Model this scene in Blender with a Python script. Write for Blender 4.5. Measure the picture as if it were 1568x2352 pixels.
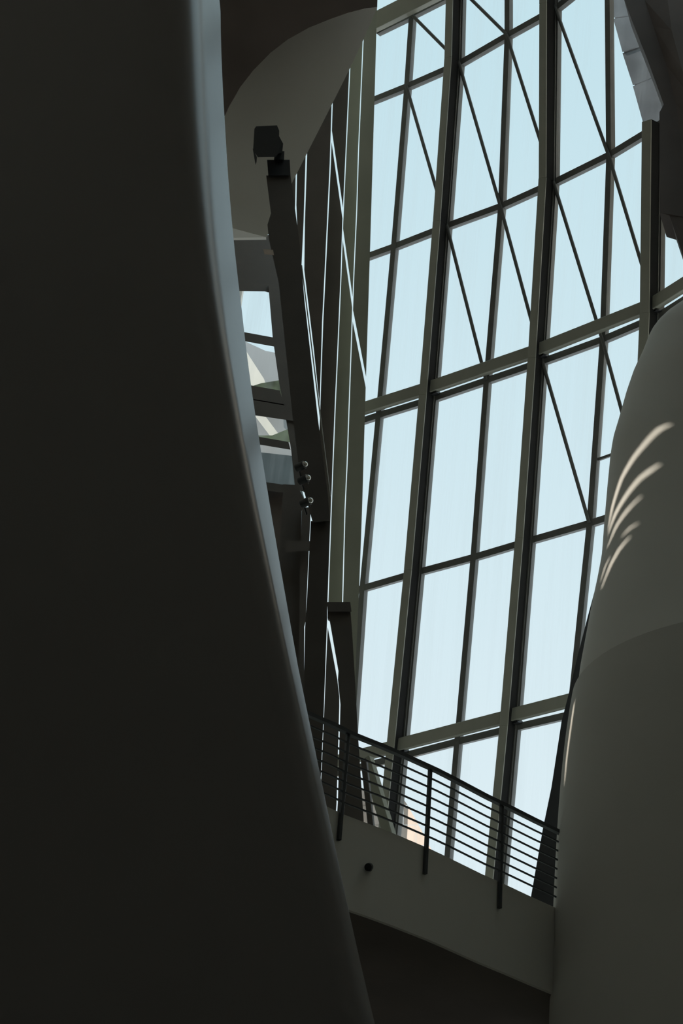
import bpy, bmesh, math, random
import numpy as np
from mathutils import Vector, Matrix
from mathutils.bvhtree import BVHTree

random.seed(4)
scene = bpy.context.scene
for o in list(bpy.data.objects):
    bpy.data.objects.remove(o)
C = scene.collection

# ------------------------------------------------------------------ camera
FPX, PITCH, ROLL = 3700.0, math.radians(36.6), math.radians(5.5)
CAM = np.array([0.0, 0.0, 1.6])
_F = np.array([0, math.cos(PITCH), math.sin(PITCH)])
_U0 = np.array([0, -math.sin(PITCH), math.cos(PITCH)])
_R0 = np.array([1.0, 0, 0])
_R = _R0 * math.cos(ROLL) + _U0 * math.sin(ROLL)
_U = -_R0 * math.sin(ROLL) + _U0 * math.cos(ROLL)
cam_data = bpy.data.cameras.new('camera')
cam_data.sensor_fit = 'VERTICAL'
cam_data.sensor_height = 36.0
cam_data.sensor_width = 24.0
cam_data.lens = FPX / 2352 * 36.0
cam_data.clip_end = 500
cam = bpy.data.objects.new('camera', cam_data)
C.objects.link(cam)
m = Matrix.Identity(4)
for i in range(3):
    m[i][0], m[i][1], m[i][2], m[i][3] = _R[i], _U[i], -_F[i], CAM[i]
cam.matrix_world = m
scene.camera = cam

# ------------------------------------------------------------------ sky, sun, exposure
world = bpy.data.worlds.new('sky')
scene.world = world
world.use_nodes = True
wn = world.node_tree
wn.nodes.clear()
w_out = wn.nodes.new('ShaderNodeOutputWorld')
w_bg = wn.nodes.new('ShaderNodeBackground')
w_co = wn.nodes.new('ShaderNodeTexCoord')
w_sep = wn.nodes.new('ShaderNodeSeparateXYZ')
w_ramp = wn.nodes.new('ShaderNodeValToRGB')
wn.links.new(w_co.outputs['Generated'], w_sep.inputs[0])
wn.links.new(w_sep.outputs['Z'], w_ramp.inputs[0])
wn.links.new(w_ramp.outputs[0], w_bg.inputs[0])
wn.links.new(w_bg.outputs[0], w_out.inputs[0])
w_ramp.color_ramp.elements[0].position = 0.0
w_ramp.color_ramp.elements[0].color = (0.82, 0.90, 0.92, 1)
e = w_ramp.color_ramp.elements.new(0.42)
e.color = (0.75, 0.875, 0.91, 1)
e = w_ramp.color_ramp.elements.new(0.80)
e.color = (0.575, 0.78, 0.84, 1)
w_ramp.color_ramp.elements[-1].position = 1.0
w_ramp.color_ramp.elements[-1].color = (0.50, 0.71, 0.78, 1)
w_bg.inputs[1].default_value = 1.0

SUN_DIR = Vector((0.74, 0.22, -0.52)).normalized()      # the way the light travels
sun_data = bpy.data.lights.new('sun', 'SUN')
sun_data.energy = 4.5
sun_data.angle = math.radians(0.3)
sun_data.color = (1.0, 0.93, 0.82)
sun = bpy.data.objects.new('sun', sun_data)
sun.rotation_euler = SUN_DIR.to_track_quat('-Z', 'Y').to_euler()
C.objects.link(sun)

vs = scene.view_settings
vs.view_transform = 'Standard'
vs.look = 'None'
vs.gamma = 1.0
vs.use_curve_mapping = False
vs.exposure = 0.0

# ------------------------------------------------------------------ pixel helpers
def ray(x, y):
    d = _F * FPX + _R * (x - 784) - _U * (y - 1176)
    return d / np.linalg.norm(d)

def at_y(x, y, Y):
    d = ray(x, y)
    return Vector(CAM + d * (Y / d[1]))

def at_z(x, y, z):
    d = ray(x, y)
    return Vector(CAM + d * ((z - CAM[2]) / d[2]))

LEAN, ZREF = 0.515, 22.75
def at_w(x, y, Y0, lean=LEAN):          # plane that leans inwards like the glass wall
    d = ray(x, y)
    t = (Y0 - lean * (CAM[2] - ZREF)) / (d[1] + lean * d[2])
    return Vector(CAM + d * t)

def proj(P):
    P = np.asarray(P, float) - CAM
    z = P @ _F
    return np.stack([784 + FPX * (P @ _R) / z, 1176 - FPX * (P @ _U) / z], -1)

# ------------------------------------------------------------------ materials
def mat(name, col, rough=0.6, metal=0.0, noise=0.12, scale=3.0, bump=0.0, spec=0.4, stretch=(1, 1, 1), sheen=0.0):
    mt = bpy.data.materials.new(name)
    mt.use_nodes = True
    nt = mt.node_tree
    b = nt.nodes['Principled BSDF']
    b.inputs['Roughness'].default_value = rough
    b.inputs['Metallic'].default_value = metal
    b.inputs['Specular IOR Level'].default_value = spec
    b.inputs['Sheen Weight'].default_value = sheen
    b.inputs['Sheen Roughness'].default_value = 0.2
    tc = nt.nodes.new('ShaderNodeTexCoord')
    mp = nt.nodes.new('ShaderNodeMapping')
    mp.inputs['Scale'].default_value = stretch
    nz = nt.nodes.new('ShaderNodeTexNoise')
    nz.inputs['Scale'].default_value = scale
    nz.inputs['Detail'].default_value = 5
    rp = nt.nodes.new('ShaderNodeValToRGB')
    rp.color_ramp.elements[0].position = 0.3
    rp.color_ramp.elements[1].position = 0.7
    rp.color_ramp.elements[0].color = tuple(c * (1 - noise) for c in col) + (1,)
    rp.color_ramp.elements[1].color = tuple(min(1, c * (1 + noise)) for c in col) + (1,)
    nt.links.new(tc.outputs['Object'], mp.inputs[0])
    nt.links.new(mp.outputs[0], nz.inputs['Vector'])
    nt.links.new(nz.outputs['Fac'], rp.inputs[0])
    nt.links.new(rp.outputs[0], b.inputs['Base Color'])
    if bump:
        bp = nt.nodes.new('ShaderNodeBump')
        bp.inputs['Strength'].default_value = bump
        bp.inputs['Distance'].default_value = 0.02
        n2 = nt.nodes.new('ShaderNodeTexNoise')
        n2.inputs['Scale'].default_value = scale * 12
        nt.links.new(tc.outputs['Object'], n2.inputs['Vector'])
        nt.links.new(n2.outputs['Fac'], bp.inputs['Height'])
        nt.links.new(bp.outputs[0], b.inputs['Normal'])
    return mt

def glass_mat(name, tint=(0.985, 0.99, 1.0), gloss=0.04):
    mt = bpy.data.materials.new(name)
    mt.use_nodes = True
    nt = mt.node_tree
    nt.nodes.clear()
    out = nt.nodes.new('ShaderNodeOutputMaterial')
    tr = nt.nodes.new('ShaderNodeBsdfTransparent')
    tr.inputs[0].default_value = (*tint, 1)
    gl = nt.nodes.new('ShaderNodeBsdfGlossy')
    gl.inputs['Roughness'].default_value = 0.02
    tl = nt.nodes.new('ShaderNodeBsdfTranslucent')
    tl.inputs[0].default_value = (0.85, 0.88, 0.9, 1)
    lw = nt.nodes.new('ShaderNodeLayerWeight')
    lw.inputs[0].default_value = 0.12
    mul = nt.nodes.new('ShaderNodeMath')
    mul.operation = 'MULTIPLY'
    mul.inputs[1].default_value = gloss * 4
    nt.links.new(lw.outputs['Fresnel'], mul.inputs[0])
    mx = nt.nodes.new('ShaderNodeMixShader')
    nt.links.new(mul.outputs[0], mx.inputs[0])
    # faint rain streaks running down the pane
    tc = nt.nodes.new('ShaderNodeTexCoord')
    mp = nt.nodes.new('ShaderNodeMapping')
    mp.inputs['Scale'].default_value = (4, 0.2, 0.12)
    nz = nt.nodes.new('ShaderNodeTexNoise')
    nz.inputs['Scale'].default_value = 1.4
    nz.inputs['Detail'].default_value = 3
    rp = nt.nodes.new('ShaderNodeMapRange')
    rp.inputs[1].default_value = 0.45
    rp.inputs[2].default_value = 0.8
    rp.inputs[3].default_value = 0.0
    rp.inputs[4].default_value = 0.10
    nt.links.new(tc.outputs['Object'], mp.inputs[0])
    nt.links.new(mp.outputs[0], nz.inputs['Vector'])
    nt.links.new(nz.outputs['Fac'], rp.inputs[0])
    m2 = nt.nodes.new('ShaderNodeMixShader')
    nt.links.new(rp.outputs[0], m2.inputs[0])
    nt.links.new(tr.outputs[0], m2.inputs[1])
    nt.links.new(tl.outputs[0], m2.inputs[2])
    nt.links.new(m2.outputs[0], mx.inputs[1])
    nt.links.new(gl.outputs[0], mx.inputs[2])
    nt.links.new(mx.outputs[0], out.inputs[0])
    return mt

M = dict(
    plaster_shaded=mat('shaded_plaster', (0.66, 0.63, 0.565), 0.8, noise=0.03, scale=0.6, bump=0.05, spec=0.2),  # lower wall's plaster, darkened to stand in for weaker light there
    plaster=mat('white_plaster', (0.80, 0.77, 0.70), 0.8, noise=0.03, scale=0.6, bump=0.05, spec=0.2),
    pier=mat('polished_shade_plaster', (0.265, 0.243, 0.25), 0.27, noise=0.03, scale=0.6, bump=0.0, spec=0.5),  # white plaster taken down to grey to stand in for the pier's shade
    shell=mat('dim_plaster', (0.76, 0.73, 0.66), 0.9, noise=0.05, scale=0.4),
    floor=mat('stone_floor', (0.36, 0.33, 0.28), 0.5, noise=0.1, scale=0.7),
    steel=mat('olive_painted_steel', (0.46, 0.45, 0.37), 0.38, noise=0.06, scale=2.5),
    frame=mat('dark_window_frame', (0.20, 0.195, 0.18), 0.4, noise=0.08, scale=4),
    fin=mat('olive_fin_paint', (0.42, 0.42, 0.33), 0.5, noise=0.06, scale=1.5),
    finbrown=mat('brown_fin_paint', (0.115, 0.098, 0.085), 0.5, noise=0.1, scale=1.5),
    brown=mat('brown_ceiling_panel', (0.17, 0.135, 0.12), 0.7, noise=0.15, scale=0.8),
    matte=mat('matte_recess_shade', (0.035, 0.034, 0.033), 0.95, noise=0.05, spec=0.05),  # black colour stands in for the shade inside the column recess
    slate=mat('dark_slate_parapet', (0.05, 0.07, 0.078), 0.6, noise=0.2, scale=1.0),
    black=mat('black_metal', (0.03, 0.03, 0.032), 0.4, noise=0.1, scale=5),
    rail=mat('dark_railing_steel', (0.06, 0.065, 0.07), 0.35, noise=0.1, scale=6),
    chrome=mat('lamp_reflector', (0.8, 0.79, 0.74), 0.12, metal=1.0, noise=0.02),
    stone=mat('beige_limestone', (0.72, 0.59, 0.50), 0.85, noise=0.12, scale=2.2, bump=0.2, spec=0.2),
    titan=mat('grey_titanium_cladding', (0.17, 0.18, 0.195), 0.45, noise=0.2, scale=1.2, metal=0.2),
    pale=mat('pale_grey_cladding', (0.36, 0.375, 0.385), 0.5, noise=0.08, scale=0.4),
    green=mat('green_hillside', (0.10, 0.13, 0.08), 0.9, noise=0.6, scale=1.5),
    glass=glass_mat('clear_glass'),
)

# ------------------------------------------------------------------ object helpers
def tag(o, label=None, cat=None, group=None, kind=None):
    if label: o['label'] = label
    if cat: o['category'] = cat
    if group: o['group'] = group
    if kind: o['kind'] = kind
    return o

def empty(name, loc, **k):
    o = bpy.data.objects.new(name, None)
    o.empty_display_size = 0.2
    o.location = loc
    C.objects.link(o)
    return tag(o, **k)

def link(name, me, material, parent=None, **k):
    o = bpy.data.objects.new(name, me)
    C.objects.link(o)
    if material and not me.materials:
        me.materials.append(material)
    if parent:
        o.parent = parent
        o.matrix_parent_inverse = Matrix.Translation(-parent_world(parent))
    return tag(o, **k)

def parent_world(p):
    v = Vector((0, 0, 0))
    while p is not None and p.type == 'EMPTY':
        v += p.location
        p = p.parent
    return v

def mesh(name, verts, faces, smooth=False):
    me = bpy.data.meshes.new(name)
    me.from_pydata([tuple(v) for v in verts], [], faces)
    bm = bmesh.new()
    bm.from_mesh(me)
    bmesh.ops.recalc_face_normals(bm, faces=bm.faces)
    bm.to_mesh(me)
    bm.free()
    if smooth:
        for p in me.polygons:
            p.use_smooth = True
    return me

def bevelled(me, w):
    bm = bmesh.new()
    bm.from_mesh(me)
    bmesh.ops.bevel(bm, geom=list(bm.edges), offset=w, segments=1, affect='EDGES')
    bm.to_mesh(me)
    bm.free()
    return me

def bar_mesh(name, a, b, w, d, nrm, bev=0.0):
    """box from a to b, w wide across, d deep along nrm"""
    a, b = Vector(a), Vector(b)
    t = (b - a).normalized()
    n = (Vector(nrm) - t * Vector(nrm).dot(t)).normalized()
    s = t.cross(n)
    vs_ = []
    for p in (a, b):
        for i, j in ((-1, -1), (1, -1), (1, 1), (-1, 1)):
            vs_.append(p + s * (i * w / 2) + n * (j * d / 2))
    f = [(0, 1, 2, 3), (7, 6, 5, 4)] + [(k, (k + 1) % 4, 4 + (k + 1) % 4, 4 + k) for k in range(4)]
    me = mesh(name, vs_, f)
    return bevelled(me, bev) if bev else me

def bar(name, a, b, w, d, nrm, material, parent=None, bev=0.0, **k):
    return link(name, bar_mesh(name, a, b, w, d, nrm, bev), material, parent, **k)

def tube(name, a, b, r, material, parent=None, n=10, **k):
    a, b = Vector(a), Vector(b)
    t = (b - a).normalized()
    u = t.orthogonal().normalized()
    v = t.cross(u)
    vs_, f = [], []
    for p in (a, b):
        for i in range(n):
            an = 2 * math.pi * i / n
            vs_.append(p + (u * math.cos(an) + v * math.sin(an)) * r)
    f = [tuple(range(n))[::-1], tuple(range(n, 2 * n))]
    f += [(i, (i + 1) % n, n + (i + 1) % n, n + i) for i in range(n)]
    return link(name, mesh(name, vs_, f), material, parent, **k)

def prism_pts(name, pts, ext, material, parent=None, bev=0.0, **k):
    n = len(pts)
    vs_ = list(pts) + [p + ext for p in pts]
    f = [tuple(range(n)), tuple(range(n, 2 * n))[::-1]]
    f += [(i, (i + 1) % n, n + (i + 1) % n, n + i) for i in range(n)]
    me = mesh(name, vs_, f)
    bm = bmesh.new()
    bm.from_mesh(me)
    bmesh.ops.triangulate(bm, faces=[fc for fc in bm.faces if len(fc.verts) > 4])
    bm.to_mesh(me)
    bm.free()
    return link(name, me, material, parent, **k)

def slab_px(name, px, plane, thick, material, parent=None, **k):
    """outline set on a plane of its own (plane = function px -> point), given real thickness;
    points marked below y 1960 stand on the gallery floor"""
    stand = k.pop('stand', None)
    pts = [plane(*p) for p in px]
    if stand is not None:
        for p, q in zip(pts, px):
            if q[1] >= 1960: p.z = stand
    c = sum(pts, Vector()) / len(pts)
    ext = (c - Vector(CAM)).normalized() * thick
    return prism_pts(name, pts, ext, material, parent, **k)

def box(name, x0, x1, y0, y1, z0, z1, material, parent=None, **k):
    vs_ = [(x, y, z) for z in (z0, z1) for x, y in ((x0, y0), (x1, y0), (x1, y1), (x0, y1))]
    f = [(3, 2, 1, 0), (4, 5, 6, 7)] + [(i, (i + 1) % 4, 4 + (i + 1) % 4, 4 + i) for i in range(4)]
    return link(name, mesh(name, vs_, f), material, parent, **k)

# ------------------------------------------------------------------ curved drums (walls without corners)
def drum(name, sil, cy, rx, ry, zlist, side, material, cap=True, iters=24, poly=None, prof=None, **k):
    """stack of ellipses; the centre line is solved so that the outline follows sil. side=+1: right outline"""
    sil = np.array(sil, float)
    zz = np.array(zlist, float)
    ang = np.linspace(0, 2 * math.pi, 145)[:-1]
    RX = np.array([rx(z) if callable(rx) else rx for z in zz])
    RY = np.array([ry(z) if callable(ry) else ry for z in zz])
    pz = np.array([[*at_y(x, y, cy)] for x, y in sil])          # first guess
    pz = pz[np.argsort(pz[:, 2])]
    edge_ = np.interp(zz, pz[:, 2], pz[:, 0])
    lo, hi = zz < pz[0, 2], zz > pz[-1, 2]
    edge_[lo] = pz[0, 0] + (zz[lo] - pz[0, 2]) * (pz[2, 0] - pz[0, 0]) / (pz[2, 2] - pz[0, 2])
    edge_[hi] = pz[-1, 0] + (zz[hi] - pz[-1, 2]) * (pz[-1, 0] - pz[-3, 0]) / (pz[-1, 2] - pz[-3, 2])
    if prof:
        PX, PY = [np.array([[q[i] for q in prof(z)] for z in zz]) for i in (0, 1)]
    else:
        PX, PY = RX[:, None] * np.cos(ang)[None], RY[:, None] * np.sin(ang)[None]
    cx = edge_ - (PX.max(1) if side > 0 else PX.min(1))
    so = sil[np.argsort(sil[:, 1])]
    ty = np.linspace(so[0, 1], so[-1, 1], 160)
    tx = np.interp(ty, so[:, 1], so[:, 0])
    for it in range(iters):
        X = cx[:, None] + PX
        Y = cy + PY
        Z = zz[:, None] + 0 * X
        P = proj(np.stack([X, Y, Z], -1).reshape(-1, 3)).reshape(len(zz), PX.shape[1], 2)
        best = np.full(len(ty), -1e9)
        bz = np.zeros(len(ty))
        for j in range(PX.shape[1]):
            oo = np.argsort(P[:, j, 1])
            v = np.interp(ty, P[oo, j, 1], P[oo, j, 0] * side, left=-1e9, right=-1e9)
            zv = np.interp(ty, P[oo, j, 1], zz[oo])
            up = v > best
            best[up] = v[up]; bz[up] = zv[up]
        ok = best > -1e8
        err = (tx - best * side)[ok]
        if it == iters - 1:
            print('DRUM', name, 'max err px', np.abs(err).max().round(1), 'mean', np.abs(err).mean().round(2))
            break
        oz = np.argsort(bz[ok])
        corr = np.interp(zz, bz[ok][oz], err[oz]) * (cy / math.cos(0.6)) / FPX
        kk = np.exp(-0.5 * (np.arange(-4, 5) / 1.6) ** 2)
        corr = np.convolve(np.pad(corr, 4, 'edge'), kk / kk.sum(), 'valid')
        cx = cx + 0.7 * corr
        if poly:
            cx = np.polynomial.chebyshev.Chebyshev.fit(zz, cx, poly)(zz)
    n = PX.shape[1]
    vs_ = [(cx[i] + PX[i, j], cy + PY[i, j], zz[i]) for i in range(len(zz)) for j in range(n)]
    f = [(i * n + j, i * n + (j + 1) % n, (i + 1) * n + (j + 1) % n, (i + 1) * n + j)
         for i in range(len(zz) - 1) for j in range(n)]
    if cap:
        m0 = len(vs_)
        vs_ += vs_[:n] + vs_[m0 - n:m0]              # caps keep crisp rims
        f += [tuple(range(m0, m0 + n))[::-1], tuple(range(m0 + n, m0 + 2 * n))]
    me = mesh(name, vs_, f)
    for p in me.polygons:
        p.use_smooth = len(p.vertices) == 4
    return link(name, me, material, **k), cx

def rounded(pts, radii, n=8):
    """closed outline with rounded corners"""
    out_ = []
    m_ = len(pts)
    for i in range(m_):
        p, a, b = [Vector((*pts[k % m_], 0)) for k in (i, i - 1, i + 1)]
        r = radii[i]
        p0 = p + (a - p).normalized() * r
        p1 = p + (b - p).normalized() * r
        for j in range(n + 1):
            t = j / n
            q = p0.lerp(p, t).lerp(p.lerp(p1, t), t)
            out_.append((q.x, q.y))
    return out_
PIER_SIL = [(488, -150), (496, -40), (500, 0), (513, 180), (524, 400), (540, 560), (548, 668), (561, 800), (580, 920),
            (597, 1030), (622, 1190), (649, 1310), (673, 1450), (691, 1560), (716, 1660), (741, 1800),
            (768, 1930), (790, 2060), (814, 2200), (853, 2352), (900, 2500)]
_e = np.array([[*at_y(x, y, 8.9)] for x, y in PIER_SIL])
_pz = np.polynomial.chebyshev.Chebyshev.fit(_e[:, 2], _e[:, 0], 5)
_dz = _pz.deriv()
def pier_prof(z):
    zc = min(max(z, _e[:, 2].min()), _e[:, 2].max())
    k = -float(_dz(zc))                                   # how far the edge leans back per metre of height
    L = float(np.interp(z, [4.5, 5.4, 7.0, 8.8, 10.7, 13.0], [0.24, 0.27, 0.40, 0.74, 1.02, 1.12]))
    r = 0.13 + 0.78 * k
    rc = float(np.interp(z, [7.0, 9.5, 12.5], [0.13, 0.22, 0.48]))
    return rounded([(-6.0, 1.9), (0, 0), (r * L, L), (-2.5, L + 2.6), (-6.0, L + 3.2)], [0.5, rc, 0.04, 0.8, 0.8])
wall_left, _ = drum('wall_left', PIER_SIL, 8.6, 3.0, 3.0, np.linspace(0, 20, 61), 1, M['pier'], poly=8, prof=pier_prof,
                    label='huge curved plaster pier in shade-darkened grey leaning across the left half of the view', cat='wall', kind='structure')

def dome(z):
    t = min(1.0, max(0.0, (z - 15.5) / 6.3))
    return math.sqrt(max(0.02, 1 - t * t))
BULGE_SIL = [(1760, 575), (1680, 605), (1620, 645), (1568, 690), (1530, 715), (1510, 735), (1490, 770), (1474, 810), (1455, 850),
             (1438, 900), (1424, 950), (1409, 1000), (1402, 1040), (1396, 1100), (1388, 1190), (1382, 1270), (1374, 1315),
             (1356, 1400), (1345, 1460), (1332, 1530), (1324, 1600), (1318, 1700)]
wall_right_upper, bulge_cx = drum('wall_right_upper', BULGE_SIL, 19.6, lambda z: 3.4 * dome(z), lambda z: 1.7 * dome(z), np.linspace(12.2, 21.6, 62), -1, M['plaster'],
                           label='white plaster upper wall bulging out on the right with thin streaks of sunlight', cat='wall', kind='structure')
LOWER_SIL = [(1324, 1562), (1316, 1580), (1308, 1612), (1300, 1680), (1290, 1780), (1282, 1840), (1278, 1900),
             (1274, 2000), (1271, 2080), (1266, 2200), (1262, 2280), (1260, 2352), (1255, 2500)]
LOW_TOP = 13.3
wall_right, low_cx = drum('wall_right', LOWER_SIL, 19.3, 3.6, 2.6, np.linspace(0, LOW_TOP, 54), -1, M['plaster_shaded'], poly=6,
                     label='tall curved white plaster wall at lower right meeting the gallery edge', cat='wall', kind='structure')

# ------------------------------------------------------------------ room shell
box('floor', -12.4, 13.4, -8.4, 31, -0.3, 0, M['floor'], label='stone floor of the atrium below the camera', cat='floor', kind='structure')
def plan_slab(name, pts, z0, z1, material, **k):
    return prism_pts(name, [Vector((x, y, z0)) for x, y in pts], Vector((0, 0, z1 - z0)), material, **k)
SKY_X, SKY_Y = (0.6, 12.8), (10.5, 18.2)
ceil = empty('ceiling', (0, 5, 33), label='plaster ceiling high over the atrium with one added glazed roof light', cat='ceiling', kind='structure')
plan_slab('ceiling_panel', [(-12.4, -8.4), (13.4, -8.4), (13.4, SKY_Y[0]), (-12.4, SKY_Y[0])], 33.0, 33.4, M['shell'], parent=ceil)
plan_slab('ceiling_panel', [(-12.4, SKY_Y[0]), (SKY_X[0], SKY_Y[0]), (SKY_X[0], 19.5), (-3.0, 19.5), (-3.0, 29.6), (-12.4, 26.5)], 33.0, 33.4, M['shell'], parent=ceil)
plan_slab('ceiling_panel', [(SKY_X[1], SKY_Y[0]), (13.4, SKY_Y[0]), (13.4, SKY_Y[1]), (SKY_X[1], SKY_Y[1])], 33.0, 33.4, M['shell'], parent=ceil)
plan_slab('ceiling_panel', [(SKY_X[0], SKY_Y[1]), (13.4, SKY_Y[1]), (13.4, 19.5), (SKY_X[0], 19.5)], 33.0, 33.4, M['shell'], parent=ceil)
fill_roof = empty('added_roof_light', (6, 14, 33.2), label='unseen glazed roof light added in the ceiling to brighten the interior', cat='window', kind='structure')  # out-of-view opening added to fill the dark interior with light
for i in range(6):
    x0, x1 = [SKY_X[0] + (SKY_X[1] - SKY_X[0]) * q / 6 for q in (i, i + 1)]
    box('pane', x0 + 0.05, x1 - 0.05, SKY_Y[0], SKY_Y[1], 33.18, 33.2, M['glass'], fill_roof)
    box('rafter', x0 - 0.06, x0 + 0.06, SKY_Y[0], SKY_Y[1], 33.0, 33.3, M['steel'], fill_roof)
box('wall_rear', -12.4, 13.4, -8.4, -8.0, 0, 33, M['shell'], label='plain plaster wall behind the camera', cat='wall', kind='structure')
box('wall_outer_right', 13.0, 13.4, -8, 26, 0, 33, M['shell'], label='plain plaster outer wall beyond the right curved wall', cat='wall', kind='structure')
outer_left = box('wall_outer_left', -12.4, -12.0, -8, 26.5, 0, 33, M['shell'], label='plaster outer wall beyond the left pier with added sun slots', cat='wall', kind='structure')

# narrow slots added to the unseen outer left wall, shaped to throw sun streaks
STREAKS = [
 (wall_right_upper, 0.06, [(1540, 974), (1515, 985), (1498, 1000), (1475, 1026), (1453, 1054), (1426, 1101), (1405, 1167), (1396, 1215)]),
 (wall_right_upper, 0.06, [(1515, 1066), (1490, 1083), (1468, 1100), (1435, 1142), (1411, 1184), (1397, 1225)]),
 (wall_right_upper, 0.045, [(1472, 1140), (1438, 1175), (1414, 1210), (1394, 1258)]),
 (wall_right_upper, 0.030, [(1465, 1202), (1445, 1214), (1428, 1232)]),
 (wall_right_upper, 0.045, [(1446, 1233), (1420, 1264), (1402, 1297), (1381, 1351)]),
 (wall_right_upper, 0.030, [(1400, 1279), (1388, 1304), (1379, 1335)]),
 (wall_right, 0.06, [(1319, 1612), (1316, 1630), (1311, 1665), (1306, 1700), (1300, 1750), (1296, 1800)]),
]
def cut_slots(wall_obj):
    for body, w, px in STREAKS:
        bm = bmesh.new()
        bm.from_mesh(body.data)
        tree = BVHTree.FromBMesh(bm)
        bm.free()
        q = []
        for x, y in px:
            hit = tree.ray_cast(Vector(CAM), Vector(ray(x, y)))[0]
            if hit is None:
                continue
            t = (-12.0 - hit.x) / SUN_DIR.x
            p = hit + SUN_DIR * t
            q.append(Vector((0, p.y, p.z)))
        if len(q) < 2:
            continue
        vs_, n = [], len(q)
        for xx in (-12.6, -11.8):
            for i in range(n):
                d = (q[min(i + 1, n - 1)] - q[max(i - 1, 0)]).normalized()
                s_ = Vector((0, -d.z, d.y))
                ww = w * (0.35 if i in (0, n - 1) else 1.0) / 2
                c_ = q[i] + Vector((-12.0, 0, 0)) + SUN_DIR * ((xx + 12.0) / SUN_DIR.x)
                vs_ += [c_ + s_ * ww, c_ - s_ * ww]
        o2 = 2 * n
        f = []
        for i in range(n - 1):
            a = 2 * i
            f += [(a, a + 1, a + 3, a + 2), (o2 + a, o2 + a + 2, o2 + a + 3, o2 + a + 1),
                  (a, a + 2, o2 + a + 2, o2 + a), (a + 1, o2 + a + 1, o2 + a + 3, a + 3)]
        f += [(0, o2, o2 + 1, 1), (2 * n - 2, 2 * n - 1, o2 + 2 * n - 1, o2 + 2 * n - 2)]
        cut = link('cutter', mesh('cutter', vs_, f), None)
        md = wall_obj.modifiers.new('slot', 'BOOLEAN')
        md.operation = 'DIFFERENCE'
        md.solver = 'EXACT'
        md.object = cut
        bpy.context.view_layer.update()
        me = bpy.data.meshes.new_from_object(wall_obj.evaluated_get(bpy.context.evaluated_depsgraph_get()))
        wall_obj.modifiers.clear()
        wall_obj.data = me
        bpy.data.objects.remove(cut)
cut_slots(outer_left)

# ------------------------------------------------------------------ window_1: the leaning glass wall
NODE = {
 0: dict(L=(868, 75), M0=(948, 36), C1=(1062, -22), M1=(1168, -85), C2=(1279, -155), M2=(1397, -235)),
 1: dict(L=(855, 233), M0=(937, 200), C1=(1058, 147), M1=(1168, 83), C2=(1280, 20), M2=(1398, -75), C3=(1520, -170)),
 2: dict(L=(838, 593), M0=(907, 568), C1=(1030, 520), M1=(1153, 475), C2=(1275, 420), M2=(1402, 357), C3=(1520, 285), C4=(1640, 190)),
 3: dict(L=(826, 970), M0=(872, 955), C1=(999, 916), M1=(1120, 875), C2=(1249, 831), M2=(1387, 781), C3=(1514, 727), C4=(1640, 648)),
 4: dict(L=(812, 1358), M0=(835, 1352), C1=(966, 1314), M1=(1090, 1281), C2=(1221, 1242), M2=(1357, 1203), C3=(1490, 1160)),
 5: dict(L=(770, 1777), M0=(806, 1768), C1=(927, 1737), M1=(1053, 1704), C2=(1187, 1671), M2=(1312, 1642), C3=(1450, 1605)),
 6: dict(L=(730, 2200), M0=(770, 2190), C1=(889, 2160), M1=(1017, 2128), C2=(1149, 2098), M2=(1272, 2075), C3=(1405, 2045)),
}
N3 = {}
for k, row in NODE.items():
    c1 = at_w(*row['C1'], 24.3)
    for c, p in row.items():
        N3[c, k] = at_z(*p, c1.z)
COLS = ['L', 'M0', 'C1', 'M1', 'C2', 'M2', 'C3', 'C4']
def wall_normal(c, k):
    """inward unit normal of the glass at a node"""
    i = COLS.index(c)
    nb = [N3[q, k] for q in (COLS[max(0, i - 1)], c, COLS[min(7, i + 1)]) if (q, k) in N3]
    h = nb[-1] - nb[0]
    vb = [N3[c, q] for q in (k - 1, k, k + 1) if (c, q) in N3]
    v = vb[0] - vb[-1]
    n = h.cross(v).normalized()
    return n if n.y < 0 else -n
win1 = empty('window_1', N3['C1', 6], label='tall leaning wall of clear glass panes in a dark steel grid', cat='window', kind='structure')
# outer glazing grid
for c in COLS[1:-1]:
    for k in range(6):
        if (c, k) in N3 and (c, k + 1) in N3 and not (c == 'C3' and k < 2):
            n = wall_normal(c, k)
            bar('mullion', N3[c, k], N3[c, k + 1], 0.115, 0.14, n, M['frame'], win1)
for k in range(7):
    for c0, c1 in zip(COLS[:-1], COLS[1:]):
        if (c0, k) in N3 and (c1, k) in N3:
            n = wall_normal(c1, k)
            bar('transom', N3[c0, k], N3[c1, k], 0.125, 0.13, n, M['frame'], win1)
# panes
for k in range(6):
    for c0, c1 in zip(COLS[:-1], COLS[1:]):
        q = [(c0, k), (c1, k), (c1, k + 1), (c0, k + 1)]
        if all(t in N3 for t in q):
            P = [N3[t] for t in q]
            n = (P[1] - P[0]).cross(P[3] - P[0]).normalized()
            if n.y < 0: n = -n
            prism_pts('pane', P, n * 0.012, M['glass'], win1)
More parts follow.
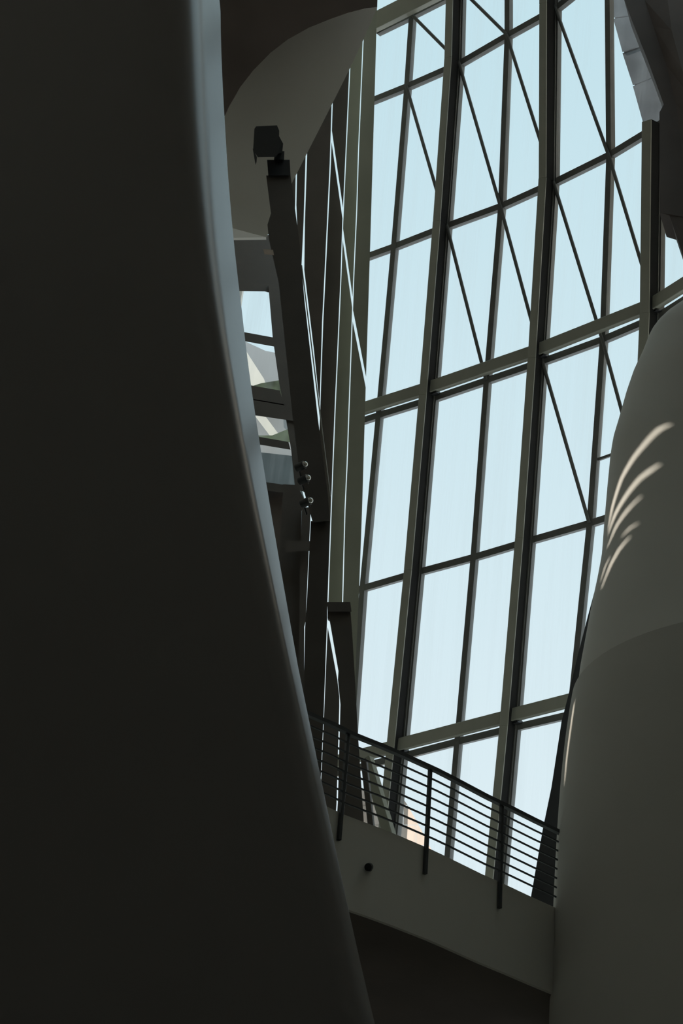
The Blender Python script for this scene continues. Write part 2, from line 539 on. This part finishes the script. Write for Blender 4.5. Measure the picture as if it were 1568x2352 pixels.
# inner structural frame: columns and main beams set off the glass
def inner(c, k, off, side=-0.07, up=0.0):
    h = (N3[c, k] - N3[COLS[COLS.index(c) - 1], k]).normalized()
    return N3[c, k] + wall_normal(c, k) * off + h * side + Vector((0, 0, up))
for c in ('C1', 'C2', 'C3'):
    w = {'C1': 0.165, 'C2': 0.165, 'C3': 0.2}[c]
    ks = [k for k in range(7) if (c, k) in N3 and not (c == 'C3' and k < 2)]
    for k in ks[:-1]:
        n = wall_normal(c, k)
        cf = bar('column', inner(c, k, 0.40), inner(c, k + 1, 0.40), w, 0.035, n, M['steel'], win1, bev=0.006)
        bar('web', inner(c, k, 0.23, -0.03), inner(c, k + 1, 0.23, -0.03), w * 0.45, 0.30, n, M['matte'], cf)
        bar('rear_flange', inner(c, k, 0.095, -0.03), inner(c, k + 1, 0.095, -0.03), 0.12, 0.03, n, M['frame'], cf)
for k in (0, 3, 5):
    for c0, c1 in (('L', 'C1'), ('C1', 'C2'), ('C2', 'C3'), ('C3', 'C4')):
        if (c0, k) in N3 and (c1, k) in N3:
            n = wall_normal(c1, k)
            up, hb = (0.12, 0.40) if k == 0 else (0.20, 0.23)
            a = N3[c0, k] + n * 0.27 + Vector((0, 0, up))
            b = N3[c1, k] + n * 0.27 + Vector((0, 0, up))
            mb = bar('main_beam', a, b, hb, 0.16, n, M['steel'], win1, bev=0.01)
            for s in (0.03, 0.97):
                q = a.lerp(b, s)
                bar('beam_bracket', q - n * 0.02 - Vector((0, 0, 0.14)), q - n * 0.22 - Vector((0, 0, 0.14)), 0.16, 0.05, (0, 0, 1), M['black'], mb)
q0, q1 = [N3[c_, 3].lerp(N3[c_, 4], 0.66) for c_ in ('M2', 'C3')]
bar('transom', q0, q1, 0.05, 0.06, wall_normal('M2', 3), M['frame'], win1)
# slender diagonal braces
BR = [('M0', 0, 'C1', 1), ('C1', 0, 'M1', 1), ('M1', 0, 'C2', 1), ('C2', 0, 'M2', 1),
      ('M0', 1, 'C1', 2), ('C1', 1, 'M1', 2), ('M1', 1, 'C2', 2), ('C2', 1, 'M2', 2),
      ('C1', 2, 'M1', 3), ('M1', 2, 'C2', 3), ('C2', 2, 'M2', 3), ('M2', 2, 'C3', 3),
      ('C2', 3, 'M2', 4), ('M2', 3, 'C3', 4)]
for c0, k0, c1, k1 in BR:
    n = wall_normal(c0, k0) * 0.09
    tube('brace', N3[c0, k0] + n, N3[c1, k1] + n, 0.036, M['frame'], win1, n=8)

# ------------------------------------------------------------------ gallery with its fascia, and the railing
ZG = 10.0
EDGE = [(600, 1790), (650, 1811), (700, 1832), (745, 1850), (790, 1871), (830, 1886), (860, 1897), (915, 1919), (990, 1951), (1030, 1970), (1107, 2008),
        (1165, 2034), (1218, 2059), (1271, 2083), (1284, 2089)]
edge = [at_z(x, y, ZG) for x, y in EDGE]
gal = empty('gallery_floor', edge[7], label='white gallery slab running from the left pier to the right curved wall', cat='gallery', kind='structure')
def low_z(x, y, P):      # height where the lower edge pixel lies under the edge line
    d = ray(x, y)
    return CAM[2] + d[2] / math.hypot(d[0], d[1]) * math.hypot(P.x, P.y)
ZB = np.mean([low_z(900, 2128, edge[6]), low_z(1100, 2206, edge[10]), low_z(1200, 2245, edge[12])])
out = []
for i, p in enumerate(edge):
    t = (edge[min(i + 1, len(edge) - 1)] - edge[max(i - 1, 0)])
    out.append(Vector((-t.y, t.x, 0)).normalized())          # pointing away from the void
nE = len(edge)
vs_ = []
for p, n in zip(edge, out):
    vs_ += [Vector((p.x, p.y, ZG)), Vector((p.x, p.y, ZB)), Vector((p.x, p.y, ZB)) + n * 0.05, Vector((p.x, p.y, ZG)) + n * 0.05]
f = [(4 * i + j, 4 * i + (j + 1) % 4, 4 * i + 4 + (j + 1) % 4, 4 * i + 4 + j) for i in range(nE - 1) for j in range(4)]
f += [(0, 1, 2, 3), (4 * nE - 1, 4 * nE - 2, 4 * nE - 3, 4 * nE - 4)]
fas = link('fascia', mesh('fascia', vs_, f), M['plaster'], gal)
pts = [Vector((p.x, p.y, ZB + 0.02)) + n * 0.055 for p, n in zip(edge, out)] + [Vector((4.6, 20.6, ZB + 0.02)), Vector((6.0, 27.5, ZB + 0.02)), Vector((-4.5, 30.0, ZB + 0.02)), Vector((-4.5, 17.5, ZB + 0.02))]
prism_pts('slab', [p + Vector((0, 0, 0.06)) for p in pts], Vector((0, 0, ZG - ZB - 0.12)), M['plaster'], gal)
prism_pts('soffit_panel', pts, Vector((0, 0, 0.05)), M['brown'], gal)
rail = empty('railing', edge[8], label='dark steel railing with seven thin bars along the white gallery edge', cat='railing')
def off(i_f, d, z):      # a point along the edge, parameter in edge index
    i = min(int(i_f), nE - 2); t = i_f - i
    p = edge[i].lerp(edge[i + 1], t); n = out[i].lerp(out[i + 1], t).normalized()
    return Vector((p.x, p.y, z)) + n * d
HR = 1.04
def poly_bar(name, z, w, d, material, parent):
    vs_ = []
    for i in range(nE):
        p = off(i if i < nE - 1 else nE - 1.001, -0.045, z)
        n = out[i]
        for a, b in ((-d, -w), (d, -w), (d, w), (-d, w)):
            vs_.append(p + n * a / 2 + Vector((0, 0, b / 2)))
    f = [(4 * i + j, 4 * i + (j + 1) % 4, 4 * i + 4 + (j + 1) % 4, 4 * i + 4 + j) for i in range(nE - 1) for j in range(4)]
    f += [(0, 1, 2, 3), (4 * nE - 1, 4 * nE - 2, 4 * nE - 3, 4 * nE - 4)]
    return link(name, mesh(name, vs_, f), material, parent)
poly_bar('top_rail', ZG + HR, 0.05, 0.06, M['rail'], rail)
for i in range(7):
    poly_bar('bar', ZG + HR - 0.13 * (i + 1) - 0.01, 0.018, 0.018, M['rail'], rail)
def edge_param(x):
    xs = [p[0] for p in EDGE]
    return float(np.interp(x, xs, range(nE)))
for px in (780, 975, 1144):
    q = edge_param(px)
    i = int(q)
    bar('post', off(q, -0.03, ZG - 0.36), off(q, -0.03, ZG + HR), 0.042, 0.05, out[i], M['rail'], rail, bev=0.004)
# small sensor on the fascia
q = off(edge_param(855), 0.0, ZG - 0.55)
sen = empty('fascia_sensor', q, label='small dark knob fixed to the white gallery fascia below the railing', cat='sensor')
tube('base', q + Vector((0, 0.02, 0)), q + Vector((0, -0.05, 0)), 0.035, M['black'], sen, n=16)
tube('head', q + Vector((0, -0.05, 0)), q + Vector((-0.02, -0.10, -0.03)), 0.045, M['black'], sen, n=16)

# ------------------------------------------------------------------ vertical fins beside the glass wall
def wpl(Y0):
    return lambda x, y: at_w(x, y, Y0)
def ypl(Y):
    return lambda x, y: at_y(x, y, Y)
def line(pts, x_shift=0.0):
    return [(x + x_shift, y) for x, y in pts]
S_A = [(869, -60), (866, 40), (862, 187), (851, 562), (841, 880), (833, 1150), (826, 1345), (819, 1500), (814, 1640)]   # right edge of the first fin
S_1 = [(835.5, 40), (833.6, 94), (823, 348), (819, 482), (812, 640), (803.6, 872), (797, 1063), (792, 1172), (786.6, 1383), (781, 1600)]
S_2 = [(806, 100), (803, 159), (792, 402), (787, 509), (783, 630), (777, 770), (770, 923), (761.5, 1140), (753, 1379), (746, 1560)]
S_3 = [(765, 190), (762.6, 241), (758.6, 375), (746.5, 630), (741, 739), (734.7, 923), (729, 1080)]
def seg(pts, y0, y1):
    ys = [p[1] for p in pts]; xs = [p[0] for p in pts]
    mid = [p for p in pts if y0 < p[1] < y1]
    return [(float(np.interp(y0, ys, xs)), y0)] + mid + [(float(np.interp(y1, ys, xs)), y1)]
GRP = 'steel fins beside the glass wall'
def fin(left, right, ytop, ybot, dg, Y0, material, label, gap=1.1):
    """fin split by a slanting gap dg = (y on the left edge, y on the right edge)"""
    L = line(left, gap); R = line(right, -gap)
    root = empty('steel_fin', wpl(Y0)(*seg(R, ybot - 1, ybot)[-1]), label=label, cat='fin', group=GRP)
    if dg:
        yl, yr = dg
        up = seg(L, ytop, yl) ; ur = seg(R, ytop, yr)
        slab_px('upper_plate', up + ur[::-1], wpl(Y0), 0.22, material, root)
        lo = seg(L, yl + 26, ybot); lr = seg(R, yr + 24, ybot)
        slab_px('lower_plate', lo + lr[::-1], wpl(Y0), 0.22, material, root)
    else:
        slab_px('plate', seg(L, ytop, ybot) + seg(R, ytop, ybot)[::-1], wpl(Y0), 0.22, material, root)
    return root
fin(S_1, S_A, -40, 1640, (712, 866), 24.3, M['fin'], 'widest olive steel fin, the one right against the glass panes')
fin(S_2, S_1, 60, 1404, (525, 682), 25.0, M['fin'], 'olive steel fin second from the glass panes, ending at the white slit')
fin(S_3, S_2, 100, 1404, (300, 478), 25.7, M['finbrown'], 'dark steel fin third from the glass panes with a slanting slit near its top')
# fins that end on the leaning column
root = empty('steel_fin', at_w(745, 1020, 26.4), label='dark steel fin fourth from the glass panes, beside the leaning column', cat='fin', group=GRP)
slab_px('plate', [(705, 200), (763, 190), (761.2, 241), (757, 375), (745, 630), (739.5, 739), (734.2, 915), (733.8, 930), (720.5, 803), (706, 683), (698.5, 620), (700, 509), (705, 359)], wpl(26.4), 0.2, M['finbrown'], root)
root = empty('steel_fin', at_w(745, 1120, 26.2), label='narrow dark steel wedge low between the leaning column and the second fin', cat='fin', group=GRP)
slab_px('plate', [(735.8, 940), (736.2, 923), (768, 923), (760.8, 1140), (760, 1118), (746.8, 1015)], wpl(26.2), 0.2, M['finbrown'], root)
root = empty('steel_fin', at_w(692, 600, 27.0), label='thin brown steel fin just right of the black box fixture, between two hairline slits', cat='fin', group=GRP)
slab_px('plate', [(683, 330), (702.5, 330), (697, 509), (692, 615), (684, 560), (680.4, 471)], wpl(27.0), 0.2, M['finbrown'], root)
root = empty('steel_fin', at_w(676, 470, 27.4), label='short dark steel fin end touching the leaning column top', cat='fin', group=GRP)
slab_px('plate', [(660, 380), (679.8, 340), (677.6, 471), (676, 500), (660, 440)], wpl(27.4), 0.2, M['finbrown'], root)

# ------------------------------------------------------------------ soffits at the top
slab_px('ceiling_soffit', [(480, -60), (868, -60), (866, 18), (834, 92), (803, 158), (762, 240), (705, 352), (668, 425), (650, 470), (612, 545), (480, 545)],
        wpl(22.3), 0.35, M['plaster'], label='pale sloping plaster soffit at the top between pier and fins', cat='ceiling', kind='structure')
arc = [(866, 16), (840, 19), (800, 29), (760, 43), (710, 63), (660, 91), (620, 122), (580, 163), (550, 202), (525, 246), (500, 300), (480, 345)]
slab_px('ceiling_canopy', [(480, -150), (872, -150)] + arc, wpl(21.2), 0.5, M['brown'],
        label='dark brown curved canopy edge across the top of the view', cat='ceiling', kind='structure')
slab_px('trim_1', [(480, 470), (612, 482), (607, 546), (480, 546)], wpl(22.0), 0.12, M['plaster'], label='shallow plaster ledge over the small window', cat='ledge', kind='structure')
prism_pts('trim_3', [at_w(480, 515, 20.6), at_w(530, 523, 21.0), at_w(611, 545, 21.7), at_w(480, 547, 20.6)], Vector((0.0, 0.12, 0.06)), M['plaster'], label='thin lit plaster wedge under the ledge over the small window', cat='ledge', kind='structure')
slab_px('lit_patch', [(604, 572), (627, 574), (629, 586), (607, 584)], ypl(18.9), 0.06, M['stone'], label='small beige plate painting in a warm lamp-lit patch beside the leaning column above the small window', cat='plate')  # beige colour stands in for a warm patch of lamp light
# upper right mass: folded dark wall
F1 = [(1433, -60), (1433, 0), (1452, 50), (1486, 136), (1524, 240), (1514, 258), (1514, 420), (1514, 488), (1537, 495), (1568, 588), (1640, 800)]
F2 = [(1478, -60), (1480, 0), (1500, 60), (1530, 150), (1552, 240), (1560, 300), (1570, 400), (1580, 500), (1600, 560), (1640, 640), (1690, 800)]
F3 = [(1530, -60), (1533, 0), (1542, 70), (1566, 160), (1600, 240), (1620, 300), (1640, 400), (1650, 500), (1670, 560), (1700, 640), (1750, 800)]
F4 = [(1700, -60)] + [(1760, p[1]) for p in F3[1:]]
strips = [(F1, 17.6), (F2, 17.55), (F3, 17.2), (F4, 17.1)]
vs_, f = [], []
nn = len(F1)
for pl, Y in strips:
    vs_ += [at_y(x, y, Y) for x, y in pl]
bk = len(vs_)
vs_ += [v + Vector((0.25, 0.6, 0.1)) for v in vs_[:bk]]
for s in range(3):
    for i in range(nn - 1):
        a = s * nn + i
        f.append((a, a + nn, a + nn + 1, a + 1))
        f.append((bk + a + 1, bk + a + nn + 1, bk + a + nn, bk + a))
for i in range(nn - 1):
    f.append((i, i + 1, bk + i + 1, bk + i))
    f.append((3 * nn + i + 1, 3 * nn + i, bk + 3 * nn + i, bk + 3 * nn + i + 1))
for s in range(3):
    a = s * nn
    f.append((a + nn, a, bk + a, bk + a + nn))
    a = s * nn + nn - 1
    f.append((a, a + nn, bk + a + nn, bk + a))
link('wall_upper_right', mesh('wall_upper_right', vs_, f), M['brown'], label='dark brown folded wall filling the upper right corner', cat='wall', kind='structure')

# grey cladding panels seen through the glass
clad = empty('metal_cladding', at_y(1490, 300, 21.5), label='grey metal cladding strip outside the glass at the upper right', cat='cladding')
CL = [(1385, -70), (1400, -20), (1408, 42), (1429, 121), (1453, 197), (1481, 300), (1497, 360)]
CR = [(1430, -110), (1436, -20), (1452, 36), (1476, 104), (1500, 178), (1534, 262), (1540, 330)]
for i in range(len(CL) - 1):
    l0, l1, r0, r1 = CL[i], CL[i + 1], CR[i], CR[i + 1]
    g = 1.2
    slab_px('panel', [(l0[0], l0[1] + g), (r0[0], r0[1] + g), (r1[0], r1[1] - g), (l1[0], l1[1] - g)], ypl(21.6 + 0.03 * (i % 2)), 0.1, M['titan'], clad)
slab_px('backing', [(CL[0][0] + 3, CL[0][1])] + [(x + 4, y) for x, y in CL[1:]] + CR[::-1], ypl(21.85), 0.15, M['titan'], clad)

# ------------------------------------------------------------------ small window behind the pier
win2 = empty('window_2', at_y(610, 900, 27.0), label='small dark framed window half hidden behind the left pier', cat='window', kind='structure')
W2 = ypl(27.0)
slab_px('lintel', [(480, 540), (660, 540), (662, 666), (480, 664)], W2, 0.3, M['finbrown'], win2)
slab_px('head_frame', [(480, 652), (640, 652), (640, 672), (616, 671.5), (608, 669.5), (480, 668)], ypl(26.9), 0.2, M['finbrown'], win2)
slab_px('jamb', [(616, 655), (665, 655), (700, 900), (725, 1135), (678, 1125), (668, 1030), (656, 960), (641, 880), (626, 775)], ypl(26.8), 0.25, M['finbrown'], win2)
for name, q in (('transom', [(480, 748), (627, 775), (629, 796), (480, 769)]),
                ('transom', [(480, 868), (643, 897), (652, 931), (480, 901)]),
                ('sill_beam', [(480, 899), (672, 932), (680, 968), (480, 938)]),
                ('transom', [(480, 983), (662, 1015), (667, 1033), (480, 1002)]),
                ('transom', [(480, 1088), (676, 1117), (678, 1135), (480, 1110)])):
    slab_px(name, q, ypl(26.75), 0.2, M['finbrown'], win2)
for q in ([(480, 668), (618, 668), (628, 776), (480, 752)], [(480, 765), (630, 790), (645, 900), (480, 873)],
          [(480, 930), (658, 958), (664, 1018), (480, 990)], [(480, 995), (667, 1025), (676, 1120), (480, 1093)]):
    slab_px('pane', q, ypl(26.95), 0.015, M['glass'], win2)
slab_px('wall_infill', [(480, 1100), (662, 1128), (655, 1180), (640, 1420), (480, 1420)], ypl(27.0), 0.3, M['brown'],
        label='brown wall panel below the small window', cat='wall', kind='structure')
# outside: pale curved building and dark roof parapet beyond that window
far = empty('far_building', at_y(600, 1000, 34), label='pale grey curved building seen through the small window', cat='building')
slab_px('wall', [(480, 760), (560, 783), (610, 806), (660, 815), (690, 1030), (690, 2000), (480, 2000)], ypl(36), 1.0, M['pale'], far, stand=0.0)
slab_px('light_diagonal', [(555, 790), (575, 822), (606, 870), (618, 905), (560, 900)], ypl(35.4), 0.3, M['plaster'], far)  # white wedges stand in for diagonal light on the building
slab_px('planted_ledge', [(560, 893), (600, 880), (650, 872), (660, 910), (560, 905)], ypl(35.0), 0.5, M['green'], far)
slab_px('light_diagonal', [(585, 955), (610, 957), (642, 1000), (622, 1004)], ypl(35.4), 0.3, M['plaster'], far)
slab_px('planted_ledge', [(575, 1000), (625, 1000), (662, 985), (670, 1016), (575, 1012)], ypl(35.0), 0.5, M['green'], far)
slab_px('roof_parapet', [(480, 1026), (672, 1047), (700, 1150), (700, 2000), (480, 2000)], ypl(33), 0.8, M['slate'], stand=0.0,
        label='dark grey parapet outside below the small window', cat='parapet')

# ------------------------------------------------------------------ leaning column, camera box, lamps
col = empty('leaning_column', at_y(737, 1196, 19.0), label='dark leaning steel column standing in front of the small window', cat='column')
Yc = ypl(19.0)
slab_px('shaft', [(611, 403), (667, 403), (688, 560), (699, 690), (730, 963), (753, 1140), (757, 1196), (718, 1200), (690, 1100), (672, 960), (640, 650), (617, 548), (614, 516), (622, 490)], Yc, 0.5, M['finbrown'], col)
hp = slab_px('head_plate', [(613, 367), (665, 367), (667, 403), (616, 403)], ypl(18.95), 0.45, M['black'], col)
slab_px('neck', [(631, 347), (653, 347), (652, 367), (629, 367)], ypl(18.9), 0.2, M['black'], hp)
tube('edge_rod', at_y(692.5, 610, 19.05), at_y(758, 1140, 19.05), 0.010, M['steel'], col, n=8)
cb = empty('box_fixture', at_y(640, 349, 18.8), label='black box shaped fixture perched on top of the leaning column', cat='fixture')
slab_px('housing', [(584, 296), (588, 290), (636, 288), (641, 300), (640, 350), (634, 360), (592, 361), (581, 345)], ypl(18.3), 0.45, M['black'], cb)
slab_px('side_flap', [(580, 340), (590, 361), (589, 372), (587, 379), (585, 370)], ypl(18.3), 0.05, M['black'], cb)
slab_px('yoke', [(634, 300), (650, 330), (648, 350), (632, 356)], ypl(18.62), 0.40, M['black'], cb)
def spot(px, py, aim, label):
    c = at_y(px, py, 18.75)
    r = empty('spotlight', c, label=label, cat='spotlight', group='spotlights on the leaning column')
    a = Vector(aim).normalized()
    can = tube('can', c - a * 0.07, c + a * 0.07, 0.062, M['black'], r, n=20)
    me = bpy.data.meshes.new('reflector')
    bm = bmesh.new()
    bmesh.ops.create_uvsphere(bm, u_segments=20, v_segments=12, radius=0.05, matrix=Matrix.Translation(c + a * 0.075))
    for fc in bm.faces: fc.smooth = True
    bm.to_mesh(me); bm.free()
    link('reflector', me, M['chrome'], can)
    tube('stem', c - a * 0.05, c + Vector((0.02, 0.32, 0.03)), 0.014, M['black'], r, n=8)
    bar('yoke', c + Vector((0.075, 0, -0.05)), c + Vector((0.075, 0.1, 0.05)), 0.012, 0.03, (0, 1, 0), M['chrome'], r)
spot(690, 1071, (0.72, -0.60, 0.05), 'uppermost of the three black spotlights on the leaning column')
spot(697, 1102, (0.72, -0.60, 0.05), 'middle one of the three black spotlights on the leaning column')
spot(702, 1154, (0.72, -0.60, 0.05), 'lowest of the three black spotlights on the leaning column')

# ------------------------------------------------------------------ dark panels and pylon below
def panel(name, px, Y, thick, material, **k):
    return slab_px(name, px, ypl(Y), thick, material, stand=ZG - 0.05, **k)
G2 = 'dark panels beside the leaning column foot'
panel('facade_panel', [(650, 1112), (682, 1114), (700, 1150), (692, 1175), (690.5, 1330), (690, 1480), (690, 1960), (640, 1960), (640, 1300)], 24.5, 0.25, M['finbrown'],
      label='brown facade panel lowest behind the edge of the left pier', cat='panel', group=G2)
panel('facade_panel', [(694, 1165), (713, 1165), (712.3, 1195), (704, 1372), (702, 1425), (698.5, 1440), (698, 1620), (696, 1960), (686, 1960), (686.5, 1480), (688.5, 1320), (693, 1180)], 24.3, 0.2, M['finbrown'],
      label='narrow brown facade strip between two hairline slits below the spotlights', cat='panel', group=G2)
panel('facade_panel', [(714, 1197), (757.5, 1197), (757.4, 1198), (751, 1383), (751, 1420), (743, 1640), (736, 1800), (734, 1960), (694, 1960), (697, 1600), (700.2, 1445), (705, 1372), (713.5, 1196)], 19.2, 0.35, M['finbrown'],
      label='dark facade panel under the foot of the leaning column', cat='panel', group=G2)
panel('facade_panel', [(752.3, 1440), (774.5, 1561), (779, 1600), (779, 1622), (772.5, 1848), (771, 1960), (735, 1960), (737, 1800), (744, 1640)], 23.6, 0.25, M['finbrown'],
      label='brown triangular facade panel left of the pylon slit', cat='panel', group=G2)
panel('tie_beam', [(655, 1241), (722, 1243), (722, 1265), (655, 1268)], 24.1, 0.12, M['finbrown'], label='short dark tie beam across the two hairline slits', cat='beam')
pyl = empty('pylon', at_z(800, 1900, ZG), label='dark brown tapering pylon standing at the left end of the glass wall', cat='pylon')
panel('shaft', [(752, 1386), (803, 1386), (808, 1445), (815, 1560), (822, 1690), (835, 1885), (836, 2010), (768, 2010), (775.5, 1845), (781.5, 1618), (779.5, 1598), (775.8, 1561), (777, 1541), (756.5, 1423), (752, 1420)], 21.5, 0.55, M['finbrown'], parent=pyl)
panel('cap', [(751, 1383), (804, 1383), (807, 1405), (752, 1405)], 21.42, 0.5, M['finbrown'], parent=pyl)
# struts beside the pylon foot
def foot(a, b, z):
    return a + (b - a) * ((z - a.z) / (b.z - a.z))
bar('strut', at_y(843, 1742, 23.0), foot(at_y(843, 1742, 23.0), at_y(905, 1955, 23.0), ZG), 0.17, 0.14, (-0.6, -0.8, -0.3), M['fin'], label='pale olive strut leaning out from the pylon foot behind the railing', cat='strut', bev=0.01)
bar('strut', at_y(836, 1745, 22.6), foot(at_y(836, 1745, 22.6), at_y(856, 1930, 22.6), ZG), 0.09, 0.1, (-0.4, -0.9, 0), M['finbrown'], label='thin dark strut between the pylon and the pale strut', cat='strut', bev=0.01)

# ------------------------------------------------------------------ tapered jamb between glass and right wall
slab_px('trim_2', [(1392, 1262), (1379, 1306), (1349, 1417), (1327, 1503), (1306, 1592), (1289, 1658), (1266, 1808), (1246, 1905), (1219, 2059), (1205, 2150),
        (1330, 2150), (1330, 1800), (1350, 1600), (1380, 1450), (1400, 1300)], ypl(22.6), 0.12, M['black'], label='black tapering jamb where the glass meets the right wall', cat='trim', kind='structure')

# ------------------------------------------------------------------ facade below and beside the glass
box('wall_far', -3.0, 13, 29.6, 30.0, 0, 12.4, M['shell'], label='far wall under the glass wall', cat='wall', kind='structure')
plan_slab('wall_far_left', [(-12.2, 26.1), (-3.0, 29.2), (-3.0, 29.6), (-12.2, 26.5)], 0, 33, M['shell'], label='far wall hidden behind the left pier', cat='wall', kind='structure')
box('wall_far_right', 7.6, 13, 21.0, 21.4, 0, 33, M['shell'], label='far wall hidden behind the right curved wall', cat='wall', kind='structure')

# ------------------------------------------------------------------ stone building outside
sb = empty('stone_building', Vector((3, 33, 0)), label='beige stone block building outside behind the railing', cat='building')
SR = lambda y: float(np.interp(y, [1800, 1829, 1912, 1950, 2100], [909, 925, 971, 990, 1066]))
def at_stone(x, y, o):          # the stone face is turned towards the left
    d = ray(x, y)
    t = (33.0 + 1.1 * 3.0 - o) / (d[1] + 1.1 * d[0])
    return Vector(CAM + d * t)
rows = [1812, 1850, 1895, 1942, 1992, 2045]
rnd = random.Random(2)
for r in range(5):
    y0, y1 = rows[r] + 0.5, rows[r + 1] - 0.5
    cuts = [820, 872, 936 - 10 * (r % 2)] if r < 2 else [800, 850, 905 + 18 * (r % 2), 955]
    xs0 = [c for c in cuts if c < SR(y0) - 6] + [SR(y0)]
    xs1 = [c for c in cuts if c < SR(y0) - 6] + [SR(y1)]
    for i in range(len(xs0) - 1):
        dy = 8 if r == 0 else 0
        slab_px('stone_block', [(xs0[i] + 0.4, y0 - dy * (i == 0) * 0), (xs0[i + 1] - 0.4, y0 + (dy if r == 0 else 0)), (xs1[i + 1] - 0.4, y1), (xs1[i] + 0.4, y1)],
                lambda x, y: at_stone(x, y, 0.02 * rnd.random()), 0.5, M['stone'], sb)
slab_px('core', [(800, 1822), (905, 1826), (922, 1832), (1040, 2060), (1040, 2100), (800, 2100)], lambda x, y: at_stone(x, y, -0.25), 0.6, M['stone'], sb, stand=0.0)
